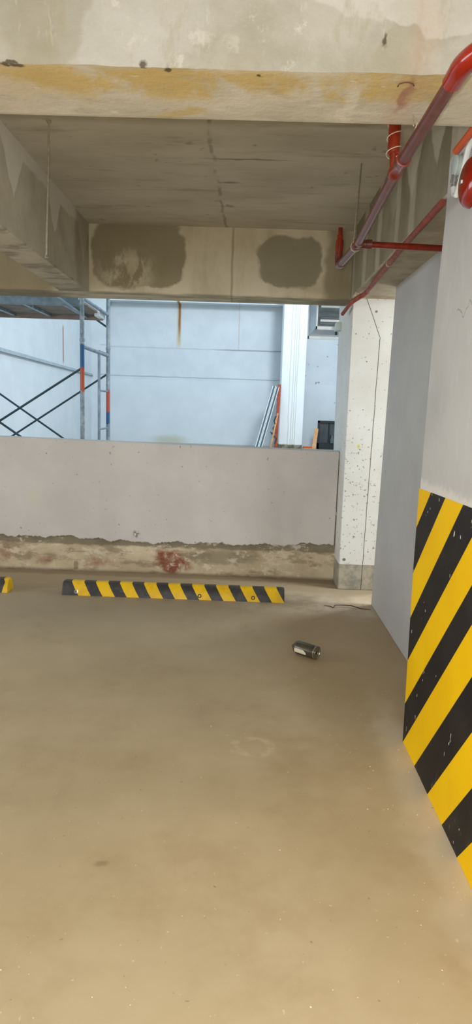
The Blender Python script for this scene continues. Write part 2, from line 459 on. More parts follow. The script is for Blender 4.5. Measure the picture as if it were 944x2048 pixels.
M['hook_wire'] = plain('rusty_wire', (96, 62, 40), .8)
M['hole'] = plain('hole_shade_black', (18, 16, 14), .9, var=.1)


def post_mat(name, bands):
    """tube paint: galvanised with coloured bands given as (z0, z1, rgb)"""
    g = G(name, .45, .35)
    x, y, z = g.xyz()
    zz = g.math('ADD', z, g.math('MULTIPLY', g.math('SUBTRACT', g.noise(14, 4), .5), .08))
    c = g.mix(g.step(g.noise(9, 5, .65), .35, .68), lin((108, 124, 134)), lin((158, 170, 176)))
    c = g.mix(g.mul(g.step(g.noise(20, 4, .6, off=3), .6, .7), .6), c, lin((130, 80, 56)))
    for a, b, col in bands:
        c = g.mix(g.mul(g.band(zz, (a+b)/2, (b-a)/2, .02), .95), c, lin(col))
    return g.done(c)


def stop_mat(name, x0, period, duty, slant, first=None, cap=None):
    g = G(name, .5, 0, .4)
    x, y, z = g.xyz()
    u = g.math('DIVIDE', g.math('SUBTRACT', g.math('ADD', x, g.math('MULTIPLY', z, slant)), x0), period)
    fr = g.math('FRACT', g.math('ADD', u, 20))
    ye = g.math('LESS_THAN', fr, duty)
    if first is not None:
        ye = g.mul(ye, g.math('GREATER_THAN', u, first))
    if cap is not None:
        ye = g.mx(ye, g.math('GREATER_THAN', g.math('SUBTRACT', x, g.math('MULTIPLY', z, .25)), cap))
    blk = g.mix(g.step(g.noise(14, 5, .65), .35, .7), lin((52, 52, 52)), lin((74, 72, 70)))
    blk = g.mix(g.mul(g.step(g.noise(30, 3, .6), .66, .7), .5), blk, lin((120, 112, 100)))
    yel = g.mix(g.step(g.noise(9, 5, .65), .4, .75), lin((240, 194, 16)), lin((214, 168, 24)))
    return g.done(g.mix(ye, blk, yel))


M['stop'] = stop_mat('striped_rubber', -1.284, .191, .51, .62, first=-.2)
M['stop_left'] = stop_mat('striped_rubber_neighbour', -2.017, .191, .51, .62, cap=-1.895)


# ---------------------------------------------------------------- mesh helpers
def link(name, me, mat, parent=None):
    o = bpy.data.objects.new(name, me)
    COL.objects.link(o)
    if mat is not None:
        for k in (mat if isinstance(mat, (list, tuple)) else [mat]):
            me.materials.append(k)
    if parent is not None:
        o.parent = parent
        o.matrix_parent_inverse = parent.matrix_world.inverted()
    return o


def tag(o, label, cat, group=None, kind=None):
    o['label'] = label
    o['category'] = cat
    if group:
        o['group'] = group
    if kind:
        o['kind'] = kind
    return o


def thing(name, loc, label, cat, group=None):
    o = bpy.data.objects.new(name, None)
    o.empty_display_size = .05
    o.location = loc
    COL.objects.link(o)
    o.matrix_world = Matrix.Translation(Vector(loc))
    return tag(o, label, cat, group)


class MB:
    """collects shapes for one mesh"""
    def __init__(s):
        s.bm = bmesh.new()

    def hexa(s, bot, top, bev=0, seg=2):
        b = [s.bm.verts.new(p) for p in bot]
        t = [s.bm.verts.new(p) for p in top]
        fs = [s.bm.faces.new(b[::-1]), s.bm.faces.new(t)]
        for i in range(4):
            j = (i+1) % 4
            fs.append(s.bm.faces.new((b[i], b[j], t[j], t[i])))
        if bev:
            es = list({e for f in fs for e in f.edges})
            bmesh.ops.bevel(s.bm, geom=es, offset=bev, segments=seg, affect='EDGES', profile=.5)
        return s

    def box(s, lo, hi, bev=0, seg=2):
        (a, b, c), (d, e, f) = lo, hi
        return s.hexa([(a, b, c), (d, b, c), (d, e, c), (a, e, c)], [(a, b, f), (d, b, f), (d, e, f), (a, e, f)], bev, seg)

    def bar(s, p, q, w, h, side=Vector((0, 1, 0)), bev=0):
        """box beam from p to q, w across 'side', h across the third direction"""
        p, q = Vector(p), Vector(q)
        d = (q-p).normalized()
        a = (side - d*side.dot(d)).normalized()
        b = d.cross(a)
        o = [a*(i*w/2)+b*(j*h/2) for i, j in ((-1, -1), (1, -1), (1, 1), (-1, 1))]
        return s.hexa([p+k for k in o], [q+k for k in o], bev)

    def tube(s, pts, r, seg=14, cap=True):
        pts = [Vector(p) for p in pts]
        rs = r if isinstance(r, (list, tuple)) else [r]*len(pts)
        rings = []
        prev = None
        for i, p in enumerate(pts):
            if i == 0:
                d = pts[1]-p
            elif i == len(pts)-1:
                d = p-pts[i-1]
            else:
                d = (pts[i+1]-p).normalized()+(p-pts[i-1]).normalized()
            d.normalize()
            if prev is None:
                a = d.orthogonal().normalized()
            else:
                a = (prev-d*prev.dot(d)).normalized()
            prev = a
            b = d.cross(a)
            rings.append([s.bm.verts.new(p+(a*math.cos(t)+b*math.sin(t))*rs[i]) for t in [2*math.pi*k/seg for k in range(seg)]])
        for A, B in zip(rings, rings[1:]):
            for k in range(seg):
                f = s.bm.faces.new((A[k], A[(k+1) % seg], B[(k+1) % seg], B[k]))
                f.smooth = True
        if cap:
            s.bm.faces.new(rings[0][::-1])
            s.bm.faces.new(rings[-1])
        return s

    def lathe(s, o, axis, prof, seg=28):
        """prof: (distance along axis, radius)"""
        o, ax = Vector(o), Vector(axis).normalized()
        pts, rs = [], []
        a = ax.orthogonal().normalized()
        b = ax.cross(a)
        rings = []
        for h, r in prof:
            rings.append([s.bm.verts.new(o+ax*h+(a*math.cos(t)+b*math.sin(t))*max(r, 1e-4)) for t in [2*math.pi*k/seg for k in range(seg)]])
        for A, B in zip(rings, rings[1:]):
            for k in range(seg):
                f = s.bm.faces.new((A[k], A[(k+1) % seg], B[(k+1) % seg], B[k]))
                f.smooth = True
        s.bm.faces.new(rings[0][::-1])
        s.bm.faces.new(rings[-1])
        return s

    def build(s, name, mat, parent=None, auto=True):
        bmesh.ops.recalc_face_normals(s.bm, faces=s.bm.faces)
        me = bpy.data.meshes.new(name)
        s.bm.to_mesh(me)
        s.bm.free()
        o = link(name, me, mat, parent)
        if auto:
            try:
                me.set_sharp_from_angle(angle=math.radians(40))
            except Exception:
                pass
        return o


def arc(p, c, q, n=8):
    """quadratic bend from p to q about corner c"""
    p, c, q = Vector(p), Vector(c), Vector(q)
    return [p*(1-t)**2 + c*2*t*(1-t) + q*t*t for t in [i/n for i in range(n+1)]]


def struct(o, label, cat):
    return tag(o, label, cat, None, 'structure')


# ---------------------------------------------------------------- garage shell
ZS, ZC = 2.397, 2.921
XL, XS, XW, XC, XK = -1.323, .7935, 1.030, .773, .813
YB, YBB, YK, YL = 5.4765, 5.82, 5.404, 5.6764
YF0, YF1 = 1.908, 2.2275
CZ = .56           # court floor level
D = 17.0           # far court wall

struct(MB().box((-7, -6, -.2), (5, 5.75, 0)).build('floor', M['floor']), 'dusty beige screed floor of the parking bay', 'floor')
struct(MB().box((-7.2, -6.2, ZC), (5.2, 6.2, ZC+.3)).build('ceiling', M['ceiling']), 'dark board-marked concrete ceiling slab between the beams', 'ceiling')
struct(MB().box((-7.2, -6.2, -.2), (-7, 6.2, ZC)).build('wall_left', M['inner']), 'painted garage wall far off to the left, outside the picture', 'wall')
struct(MB().box((-7.2, -6.2, -.2), (5.2, -6, ZC)).build('wall_back', M['inner']), 'painted garage wall behind the viewer', 'wall')
struct(MB().box((5, -6.2, -.2), (5.2, 6.2, ZC)).build('wall_right', M['inner']), 'painted garage wall far off to the right, outside the picture', 'wall')


def ragged_beam():
    bm = bmesh.new()
    rows = []
    n = 520
    jf = jb = 0
    rng = random.Random(3)
    for i in range(n+1):
        x = -7 + 12*i/n
        jf = jf*.75 + rng.uniform(-.0022, .0022)
        jb = jb*.8 + rng.uniform(-.0035, .0035)
        y1 = YF1 + jb
        rows.append([bm.verts.new(p) for p in ((x, YF0, ZC+.02), (x, YF0, ZS+jf*.6), (x, YF0+.12, ZS), (x, y1-.02, ZS), (x, y1, ZS+.003+jb*.3), (x, YF1, ZS+.02), (x, YF1, ZC+.02))])
    for a, b in zip(rows, rows[1:]):
        for k in range(6):
            bm.faces.new((a[k], b[k], b[k+1], a[k+1]))
    bm.faces.new(rows[0]); bm.faces.new(rows[-1][::-1])
    bmesh.ops.recalc_face_normals(bm, faces=bm.faces)
    me = bpy.data.meshes.new('ceiling_beam')
    bm.to_mesh(me); bm.free()
    return link('ceiling_beam', me, M['front_beam'])


struct(ragged_beam(), 'nearest concrete ceiling beam, pale with an ochre stain on its underside', 'beam')


def beam(lo, hi, mat, label):
    struct(MB().box(lo, hi, .008, 1).build('ceiling_beam', mat), label, 'beam')


beam((-7, YB, ZS), (5, YBB, ZC+.02), M['far_beam'], 'far concrete ceiling beam with two large dark rubbed patches')
struct(MB().hexa([(-1.50, 2.1, ZS), (XL, 2.1, ZS), (XL, 5.48, ZS), (-1.57, 5.48, ZS)], [(-1.50, 2.1, ZC+.02), (XL, 2.1, ZC+.02), (XL, 5.48, ZC+.02), (-1.57, 5.48, ZC+.02)], .006, 1).build('ceiling_beam', M['left_beam']),
       'concrete ceiling beam on the left running away from the viewer, pale triangular smears', 'beam')
beam((XS, 2.1, ZS), (1.35, 5.48, ZC+.02), M['right_beam'], 'dark concrete ceiling beam on the right with pale vertical runs, above the grey partition')

# grey partition right of the bay
lo_far, hi_far = on(0, XW, 742, 1209), on(0, XW, 791, 590)
struct(MB().hexa([(XW, 1.2, 0), (1.25, 1.2, 0), (1.25, 4.93, 0), (XW, lo_far.y, 0)], [(XW, 1.2, ZS+.05), (1.25, 1.2, ZS+.05), (1.25, 4.93, ZS+.05), (XW, hi_far.y, ZS+.05)], .004, 1).build('wall_partition', M['partition']),
       'grey painted partition wall between the striped pillar and the white back pillar', 'wall')

# white back pillar
kb, kt = on(1, YK, 675, 1178), on(1, YK, 706, 598)
struct(MB().hexa([(kb.x, YK, 0), (1.32, YK, 0), (1.32, 6.2, 0), (kb.x, 6.05, 0)], [(kt.x, YK, ZS+.1), (1.32, YK, ZS+.1), (1.32, 6.2, ZS+.1), (kt.x, 6.2, ZS+.1)], .006, 1).build('pillar', M['back_pillar']),
       'white painted back pillar with chips, a hairline crack and a bare foot', 'pillar')

# low wall: bare base and rendered upper part with a ragged lower edge
zl = lambda x: 1.1575 + (.809-x)*.0108
lowwall = MB().hexa([(-7, YL+.016, 0), (.82, YL+.016, 0), (.82, YL+.16, 0), (-7, YL+.16, 0)],
                    [(-7, YL+.016, zl(-7)-.01), (.82, YL+.016, zl(.82)-.01), (.82, YL+.16, zl(.82)-.01), (-7, YL+.16, zl(-7)-.01)]).build('wall_low', M['low_base'])
struct(lowwall, 'low rendered wall at the back of the bay with a bare stained concrete base', 'wall')
bm = bmesh.new()
rows = []
j = 0
rng = random.Random(11)
n = 700
for i in range(n+1):
    x = -7 + (.806+7)*i/n
    j = j*.88 + rng.uniform(-.0075, .0075)
    zb = .305 + j + .012*math.sin(x*2.1) + (.01 if x > .4 else 0)
    z1 = zl(x)
    rows.append([bm.verts.new(p) for p in ((x, YL+.03, zb+.004), (x, YL+.003, zb), (x, YL, zb+.006), (x, YL, z1-.006), (x, YL+.006, z1), (x, YL+.17, z1), (x, YL+.17, .2))])
for a, b in zip(rows, rows[1:]):
    for k in range(6):
        bm.faces.new((a[k], b[k], b[k+1], a[k+1]))
bm.faces.new(rows[-1])
bmesh.ops.recalc_face_normals(bm, faces=bm.faces)
me = bpy.data.meshes.new('render_coat')
bm.to_mesh(me); bm.free()
link('render_coat', me, M['low_wall'], lowwall)

# striped pillar in the right foreground
edge = [(2.8236, 0), (2.8466, .3926), (2.871, .8076), (2.8757, 1.1753), (2.8636, 1.7725), (2.8397, 2.0545), (2.8127, 2.2834), (2.815, ZC+.02)]
bm = bmesh.new()
rows = []
for y, z in edge:
    rows.append([bm.verts.new(p) for p in ((XC, 1.3, z), (XC, y-.012, z), (XC+.004, y-.004, z), (XC+.014, y, z), (1.45, y, z), (1.45, 1.3, z))])
for a, b in zip(rows, rows[1:]):
    for k in range(6):
        bm.faces.new((a[k], a[(k+1) % 6], b[(k+1) % 6], b[k]))
bm.faces.new(rows[0]); bm.faces.new(rows[-1])
bmesh.ops.recalc_face_normals(bm, faces=bm.faces)
me = bpy.data.meshes.new('pillar')
bm.to_mesh(me); bm.free()
pil = link('pillar', me, M['pillar'])
struct(pil, 'grey pillar in the right foreground with yellow and black hazard stripes', 'pillar')


def clip(poly, a, b):
    """keep the part of poly left of the line a -> b"""
    out = []
    s = lambda p: (b[0]-a[0])*(p[1]-a[1])-(b[1]-a[1])*(p[0]-a[0])
    for i in range(len(poly)):
        p, q = poly[i], poly[(i+1) % len(poly)]
        sp, sq = s(p), s(q)
        if sp >= 0:
            out.append(p)
        if sp*sq < 0:
            t = sp/(sp-sq)
            out.append((p[0]+(q[0]-p[0])*t, p[1]+(q[1]-p[1])*t))
    return out


lines = [((2.6935, 1.178), (2.884, .9891)), ((2.4944, 1.1833), (2.8802, .7799)), ((2.2885, 1.1858), (2.867, .5759)), ((2.1709, 1.0928), (2.8424, .3896)),
         ((2.1303, .9384), (2.8247, .1929)), ((2.0968, .8115), (2.8077, .0136)), ((2.0534, .6466), (2.4854, .1474)), ((2.0077, .4736), (2.4122, -.0095)),
         ((1.9628, .3033), (2.1978, .0158)), ((1.9198, .1396), (2.0182, .0187)), ((1.74, .13), (1.85, 0)), ((1.57, .13), (1.68, 0)), ((1.4, .13), (1.51, 0))]
band = [(1.3, 0.001), (2.8246, 0.001), (2.8476, .3926), (2.872, .8076), (2.8767, 1.1755), (2.65, 1.1823), (2.5, 1.1853), (2.29, 1.1899), (2.1968, 1.1916), (1.3, 1.205)]
for colour, mat in ((0, 'yellow'), (1, 'black')):
    bm = bmesh.new()
    for i in range(len(lines)+1):
        if i % 2 != colour:
            continue
        p = band
        if i > 0:
            a, b = lines[i-1]
            p = clip(p, b, a)      # nearer side of the previous boundary
        if i < len(lines):
            a, b = lines[i]
            p = clip(p, a, b)
        if len(p) < 3:
            continue
        fr = [bm.verts.new((XC-.0012, y, z)) for y, z in p]
        bk = [bm.verts.new((XC+.0005, y, z)) for y, z in p]
        bm.faces.new(fr)
        for k in range(len(p)):
            l = (k+1) % len(p)
            bm.faces.new((fr[k], bk[k], bk[l], fr[l]))
    bmesh.ops.recalc_face_normals(bm, faces=bm.faces)
    me = bpy.data.meshes.new(mat+'_stripes')
    bm.to_mesh(me); bm.free()
    o = link(mat+'_stripes', me, M[mat], pil)
    o['label'] = ('yellow' if colour == 0 else 'black')+' painted hazard stripes'

# ---------------------------------------------------------------- outer court behind the low wall
struct(MB().box((-9, 5.86, CZ-.3), (5, D+.2, CZ)).build('floor', M['court_floor']), 'concrete floor of the bright court behind the low wall', 'floor')
struct(MB().box((-9, D, CZ), (6, D+.2, 7)).build('wall_far', M['court']), 'pale far wall of the court with a rust streak and thin joints', 'wall')
XSD = on(1, D, 190, 752).x
struct(MB().box((XSD-.2, 9.2, CZ), (XSD, D, 7)).build('wall_court_left', M['court']), 'bright pale side wall of the court behind the scaffold', 'wall')
a0, a1 = on(0, XSD, 0, 692), on(0, XSD, 184, 748)
struct(MB().hexa([(XSD-.01, 9.3, a0.z-.075), (XSD+.05, 9.3, a0.z-.075), (XSD+.05, D, a1.z-.05), (XSD-.01, D, a1.z-.05)],
                 [(XSD-.01, 9.3, a0.z-.005), (XSD+.015, 9.3, a0.z-.005), (XSD+.015, D, a1.z+.0), (XSD-.01, D, a1.z+.0)]).build('trim_1', M['ledge']),
       'thin grey ledge along the court side wall behind the scaffold', 'trim')
p0, p1 = on(1, 16.6, 187, 740).x, on(1, 16.6, 214, 740).x
struct(MB().box((XSD-.05, 16.6, CZ), (p1, D, 7), .01, 1).build('pillar', M['court']), 'pale corner pilaster behind the scaffold posts', 'pillar')
struct(MB().box((-6, D-.35, on(1, D-.35, 350, 604).z), (5, D+.1, 5.4)).build('ceiling_beam', M['court']), 'unseen pale beam added to shade the head of the far court wall', 'beam')  # out of sight, added to cast a soft shade band below
c0, c1 = on(1, 16.0, 563, 750).x, on(1, 16.0, 611, 750).x
struct(MB().box((c0, 16.0, CZ), (c1, 16.75, 7), .03, 2).build('pillar', M['court_column']), 'bright white column in the court with faint vertical drips', 'pillar')
struct(MB().box((3.6, 5.9, CZ), (3.8, D, 7)).build('wall_court_right', M['court']), 'pale right wall of the court hidden behind the back pillar', 'wall')
struct(MB().box((.25, 6.2, ZC), (3.6, 9.0, ZC+.2)).build('ceiling', M['ceiling']), 'concrete overhang above the metal duct', 'ceiling')

# ---------------------------------------------------------------- wheel stops
def wheel_stop(x0, x1, mat, label, fresh=True):
    t = thing('wheel_stop', ((x0+x1)/2, 5.015, 0), label, 'wheel stop', 'striped wheel stops on the floor')
    prof = [(4.942, 0), (4.952, .045), (4.982, .096), (4.995, .103), (5.04, .103), (5.053, .096), (5.08, .045), (5.09, 0)]
    b = MB()
    ends = []
    for x, s in ((x0, 0), (x0+.012, 1), (x1-.012, 1), (x1, 0)):
        k = 1 if s else .93
        ends.append([b.bm.verts.new((x, 5.016+(y-5.016)*k, z*k)) for y, z in prof])
    for A, B in zip(ends, ends[1:]):
        for k in range(8):
            b.bm.faces.new((A[k], A[(k+1) % 8], B[(k+1) % 8], B[k]))
    b.bm.faces.new(ends[0]); b.bm.faces.new(ends[-1])
    b.build('body', mat, t)
    for i, fx in enumerate((.065, .38, .62, .86)):
        x = x0+(x1-x0)*fx
        s = MB()
        s.lathe((x, 4.9505, .03), (0, -1, .22), [(0, .016), (.003, .016), (.004, .010), (.0015, .008)], 16)
        s.build('anchor_bolt', M['steel'] if i == 0 else M['rubber'], t)
    return t


wheel_stop(-1.419, .340, M['stop'], 'long yellow and black striped wheel stop on the floor before the low wall')
wheel_stop(-3.61, -1.852, M['stop_left'], 'second striped wheel stop cut off by the left picture edge')

# ---------------------------------------------------------------- canister on the floor
A, B = on(2, .042, 592, 1293), on(2, .042, 636, 1307)
d = (B-A); d.z = 0; d.normalize()
A.z = B.z = .0425
t = thing('canister', ((A.x+B.x)/2, (A.y+B.y)/2, 0), 'dark dented metal canister lying on its side on the floor near the grey partition', 'canister')
L = (B-A).length
MB().lathe(A-d*.012, d, [(0, .012), (.002, .022), (.010, .033), (.022, .0395), (.035, .0415), (L*.5, .0420), (L-.012, .0415), (L-.002, .0405)], 40).build('body', M['tin'], t)
MB().lathe(A-d*.012+d*(L-.006), d, [(0, .0405), (.006, .0425), (.010, .0425), (.0115, .040), (.0105, .036), (.005, .033), (.005, .021), (.009, .019), (.009, .015), (.004, .013), (.004, .0085)], 40).build('end_rim', M['tin_end'], t)
MB().lathe(A-d*.012+d*(L-.0032), d, [(0, .009), (.0022, .0085)], 20).build('hole_shade_disc', M['hole'], t)  # solid black disc standing for the darkness of a hole
MB().lathe(A-d*.0125, d*-1, [(0, .014), (.008, .013), (.012, .009)], 20).build('neck', M['tin'], t)
# paper label wrapped on the side that faces the viewer
side = Vector((d.y, -d.x, 0))
if side.y > 0:
    side = -side
lb = MB()
rows = []
for i in range(13):
    s_ = .028 + (L*.70-.028)*i/12
    fr = i/12
    lo, hi = -25, 12 - (18*max(0, fr-.75)/.25)
    rows.append([lb.bm.verts.new(A-d*.012+d*s_+(side*math.cos(math.radians(q))+Vector((0, 0, 1))*math.sin(math.radians(q)))*.0428) for q in [lo+(hi-lo)*k/6 for k in range(7)]])
for a, b in zip(rows, rows[1:]):
    for k in range(6):
        lb.bm.faces.new((a[k], a[k+1], b[k+1], b[k]))
lb.build('paper_label', M['paper'], t)

# twig and crumbs
pts = [on(2, .006, *q) for q in ((648, 1211), (660, 1212), (667, 1215), (670, 1212), (684, 1212), (702, 1213), (722, 1217), (741, 1219))]
for k, p in enumerate(pts):
    p.z = .005 + (.008 if k in (3, 4, 5) else 0)
tag(MB().tube(pts, [.002, .003, .004, .0035, .0035, .004, .0035, .002], 8).build('twig', M['twig']), 'thin dark brown twig on the floor at the foot of the white back pillar', 'twig')
b = MB()
rng = random.Random(5)
spots = [(276, 1249), (320, 1277), (395, 1259), (80, 1518), (454, 1471), (690, 1500), (660, 1470), (770, 1356), (757, 1469), (764, 1475), (737, 1577), (742, 1578), (735, 1618), (776, 1618), (768, 1619), (786, 1610),
         (827, 1700), (777, 1788), (835, 1630), (700, 1505), (712, 1498), (740, 1533), (746, 1541), (820, 1583), (832, 1545), (765, 1620), (640, 1805), (364, 1832), (62, 1905), (58, 1948), (420, 2032), (836, 1733), (828, 1790), (846, 1800),
         (835, 1822), (842, 1850), (922, 1800), (930, 1790), (915, 1785), (908, 1775), (925, 1760), (896, 1735), (885, 1712), (870, 1690), (858, 1655), (846, 1660), (235, 1796), (700, 1900), (560, 1700), (300, 1480), (120, 1400), (180, 1620),
         (640, 1350), (700, 1410), (715, 1437), (790, 1490), (795, 1520), (804, 1500), (812, 1540), (802, 1515), (640, 1222), (618, 1228), (632, 1230), (580, 1218), (20, 1222), (198, 1231), (60, 1152), (122, 1153), (90, 1143)]
spots += [(rng.uniform(0, 900), rng.uniform(1260, 2040)) for _ in range(25)]
for px, py in spots:
    p = on(2, 0, px, py)
    if p.x > .75:
        p.x = .75 - rng.uniform(0, .02)
    if (p.x-.41)**2 + (p.y-3.84)**2 < .02:
        continue
    r = rng.choice((.0013, .0016, .002, .003))
    nv = rng.choice((4, 5, 6))
    a0 = rng.uniform(0, 6)
    lo = [b.bm.verts.new((p.x+r*rng.uniform(.7, 1.4)*math.cos(a0+k*6.283/nv), p.y+r*rng.uniform(.7, 1.4)*math.sin(a0+k*6.283/nv), 0)) for k in range(nv)]
    top = b.bm.verts.new((p.x, p.y, r*.8))
    for k in range(nv):
        b.bm.faces.new((lo[k], lo[(k+1) % nv], top))
tag(b.build('plaster_crumbs', M['flake']), 'tiny pale plaster crumbs scattered over the beige floor', 'crumbs', kind='stuff')

# ---------------------------------------------------------------- sprinkler pipe
PR = .0185
t = thing('sprinkler_pipe', (.475, 2.3, 2.3), 'thick dark red sprinkler pipe running under the nearest beam on the right', 'pipe')
pf = on(2, 2.3, 680, 529); tee = on(2, 2.3, 716, 488); mid = on(2, 2.3, 797, 335); near = on(2, 2.3, 912, 152)
MB().tube([near, mid, tee, pf], PR, 20).build('main_pipe', M['pipe'], t)
dm = (mid-near).normalized()
MB().lathe(mid-dm*.075, dm, [(0, .019), (.001, .0235), (.018, .0240), (.022, .0220), (.10, .0220), (.104, .0240), (.135, .0240), (.137, .019)], 24).build('tee_fitting', M['fitting'], t)
# first upright branch with its reducer
up1 = on(1, mid.y, 804, 318)
rs = Vector((mid.x-.010, mid.y+.03, mid.z))
b = MB()
b.tube([rs, rs+Vector((-.004, 0, .07)), rs+Vector((-.004, 0, .30))], .0135, 16)
b.build('riser', M['fitting'], t)
b = MB()
b.lathe(rs+Vector((-.004, 0, .05)), (0, 0, 1), [(0, .015), (.004, .019), (.025, .020), (.09, .020), (.115, .0185), (.12, .0155)], 20)
b.build('reducer', M['fitting'], t)
# wire looped round the tee and the riser
wl = []
for k in range(40):
    q = k/39*6.283*2.6
    h = .03 + .12*k/39
    wl.append(rs+Vector((-.004+.0235*math.cos(q), .0235*math.sin(q), h)))
MB().tube(wl, .0016, 6).build('tie_wire', M['wire'], t)
MB().tube([mid+Vector((-.02, -.05, .015)), mid+Vector((.01, -.09, .03)), mid+Vector((.025, -.12, .09)), mid+Vector((.0, -.16, .094)), near.lerp(mid, .55)+Vector((-.02, 0, .02))], .0016, 6).build('tie_wire', M['wire'], t)
# side branch to the grey partition
MB().tube([tee, Vector((XW, tee.y+.03, tee.z-.004))], .0150, 18).build('branch_pipe', M['fitting'], t)
MB().lathe(tee-Vector((.02, 0, 0)), (1, 0, 0), [(0, .01), (.002, .0205), (.058, .0205), (.06, .0225), (.085, .0225), (.087, .015)], 22).build('branch_socket', M['pipe'], t)
dt = (pf-tee).normalized()
MB().lathe(tee-dt*.045, dt, [(0, .0185), (.001, .0225), (.02, .0225), (.022, .0205), (.07, .0205), (.072, .0225), (.09, .0225), (.092, .0185)], 22).build('tee_fitting', M['pipe'], t)
# far elbow and upright sprinkler stub
e0 = pf
e1 = pf+dt*.045+Vector((0, 0, .045))
MB().tube([e0-dt*.03]+arc(e0, e0+dt*.045, e1, 8)+[e1+Vector((-.001, 0, .015))], .0220, 20).build('elbow', M['pipe'], t)
MB().lathe(e1+Vector((0, 0, .008)), (0, 0, 1), [(0, .0205), (.03, .0205), (.05, .0225), (.085, .0215), (.09, .017)], 20).build('reducer', M['fitting'], t)
MB().lathe(e1+Vector((0, 0, .098)), (0, 0, 1), [(0, .0165), (.022, .0165), (.024, .0125), (.06, .0125)], 18).build('riser', M['fitting'], t)
# near elbow turning right above the picture edge
n0 = near
n1 = n0-dm*.11
n2 = n1+Vector((.10, -.06, .02))
MB().tube([n0+dm*.028]+[n0-dm*.01]+arc(n0-dm*.03, n1, n2, 10)+[n2+Vector((.05, -.02, .008))], [.0245]*2+[.0255]*11+[.0255], 22).build('elbow', M['bell'], t)
MB().tube([n2+Vector((.04, -.016, .006)), Vector((XC+.002, n2.y-.14, n2.z+.06))], PR, 16).build('feed_pipe', M['fitting'], t)

# rusty wire loop left in the nearest beam
wp = [on(2, ZS-.004, *q) for q in ((797, 178), (795, 173), (799, 168), (808, 165), (818, 165), (826, 168), (828, 172), (825, 176))]
wp[0].z = wp[-1].z = ZS+.004
tag(MB().tube(wp, .0016, 6).build('wire_loop', M['hook_wire']), 'small rusty wire loop sticking out under the nearest ceiling beam', 'wire')
# hangers
p = on(2, ZC, 98, 241)
q = on(1, p.y, 93, 513)
t = thing('hanger_rod', (p.x, p.y, ZC), 'thin threaded rod hanging free from the ceiling before the left beam', 'hanger rod')
MB().tube([p+Vector((0, 0, .002)), q], .0048, 10).build('rod', M['rod'], t)
MB().lathe(q+Vector((0, 0, -.006)), (0, 0, 1), [(0, .006), (0.001, .010), (.012, .010), (.013, .005)], 6).build('nut', M['steel'], t)
MB().lathe(p+Vector((0, 0, .001)), (0, 0, -1), [(0, .013), (.012, .012), (.014, .006)], 16).build('ceiling_anchor', M['rod'], t)
p = on(2, ZC, 723, 328)
q = tee+(pf-tee)*.05+Vector((-.016, 0, .012))
t = thing('hanger_rod', (p.x, p.y, ZC), 'thin slanting rod from the ceiling to the red sprinkler pipe', 'hanger rod')
MB().tube([p+Vector((0, 0, .002)), q], .0045, 10).build('rod', M['rod'], t)
rg = []
for k in range(21):
    a = 6.283*k/20
    rg.append(tee+dt*.055+Vector((.0225*math.cos(a), 0, .0225*math.sin(a))))
MB().tube(rg, .003, 8).build('pipe_clip', M['rod'], t)

# dusty red pipe at the foot of the right beam
pts = [on(2, 2.378, 885, 405), on(2, 2.376, 800, 500), on(2, 2.372, 732, 586)]
t = thing('conduit_pipe', (XS, 4, 2.38), 'thinner dusty red pipe along the lower edge of the right beam', 'pipe')
MB().tube(pts, .0155, 16).build('straight_pipe', M['soffit_pipe'], t)
c1 = pts[2]
c2 = on(2, 2.345, 703, 604)
c3 = on(2, 2.295, 685, 628)
d1 = (pts[2]-pts[1]).normalized()
d3 = (c3-c2).normalized()
MB().tube([c1-d1*.05]+arc(c1, c1+d1*.06, c1.lerp(c2, .35), 5)+arc(c1.lerp(c2, .7), c2, c2+d3*.06, 5), .0185, 16).build('offset_bend', M['soffit_pipe'], t)
MB().tube([c2+d3*.05, c3], .0150, 14).build('straight_pipe', M['soffit_pipe'], t)
q = pts[1].lerp(pts[2], .25)
MB().lathe(q, d1, [(0, .0157), (.001, .0180), (.022, .0180), (.023, .0157)], 16).build('pipe_clip', M['rod'], t)
r0 = c2+Vector((-.0, -.06, .025))
MB().tube([r0, r0+Vector((.02, -.02, .03)), r0+Vector((.04, -.05, .022)), r0+Vector((.05, -.07, .004))], [.004, .009, .010, .004], 8).build('tie_rag', M['wire'], t)
# small box on the back pillar side
q = on(0, kt.x, 679, 659)
tag(MB().box((kt.x-.045, 6.0, q.z-.02), (kt.x+.004, 6.12, q.z+.05), .004).build('junction_box', M['grey_plastic']), 'small grey junction box on the back pillar beside the metal duct', 'junction box')

# ---------------------------------------------------------------- bell, orange conduit and its box on the striped pillar
X0 = XC
jb = on(0, X0, 921, 331)
t = thing('conduit_box', (X0, jb.y, jb.z), 'round pale conduit box on the striped pillar at the end of an orange conduit', 'junction box')
MB().lathe((X0+.001, jb.y, jb.z), (-1, 0, 0), [(0, .040), (.003, .040), (.005, .037), (.017, .037), (.019, .040), (.024, .040), (.026, .036)], 30).build('box', M['grey_plastic'], t)
MB().lathe((X0-.02, jb.y+.0, jb.z-.034), (0, 0, -1), [(0, .011), (.016, .011), (.017, .014), (.030, .014), (.031, .010), (.05, .010)], 18).build('gland', M['steel'], t)
MB().tube([(X0+.002, jb.y+.03, jb.z-.085), (X0-.018, jb.y+.035, jb.z-.085)], .006, 8).build('screw', M['steel'], t)
bell = on(0, X0-.03, 942, 364)
g0 = Vector((X0-.02, jb.y, jb.z-.08))
MB().tube([g0, g0+Vector((0, -.012, -.03)), g0+Vector((-.004, -.06, -.045)), Vector((X0-.02, jb.y-.11, jb.z-.055)), Vector((X0-.022, jb.y-.155, jb.z+.0)), Vector((X0-.022, jb.y-.21, jb.z+.05)), Vector((X0-.02, jb.y-.33, jb.z+.075))], .0105, 14).build('flexible_conduit', M['white_plastic'], t)
oc = on(0, X0-.045, 913, 302)
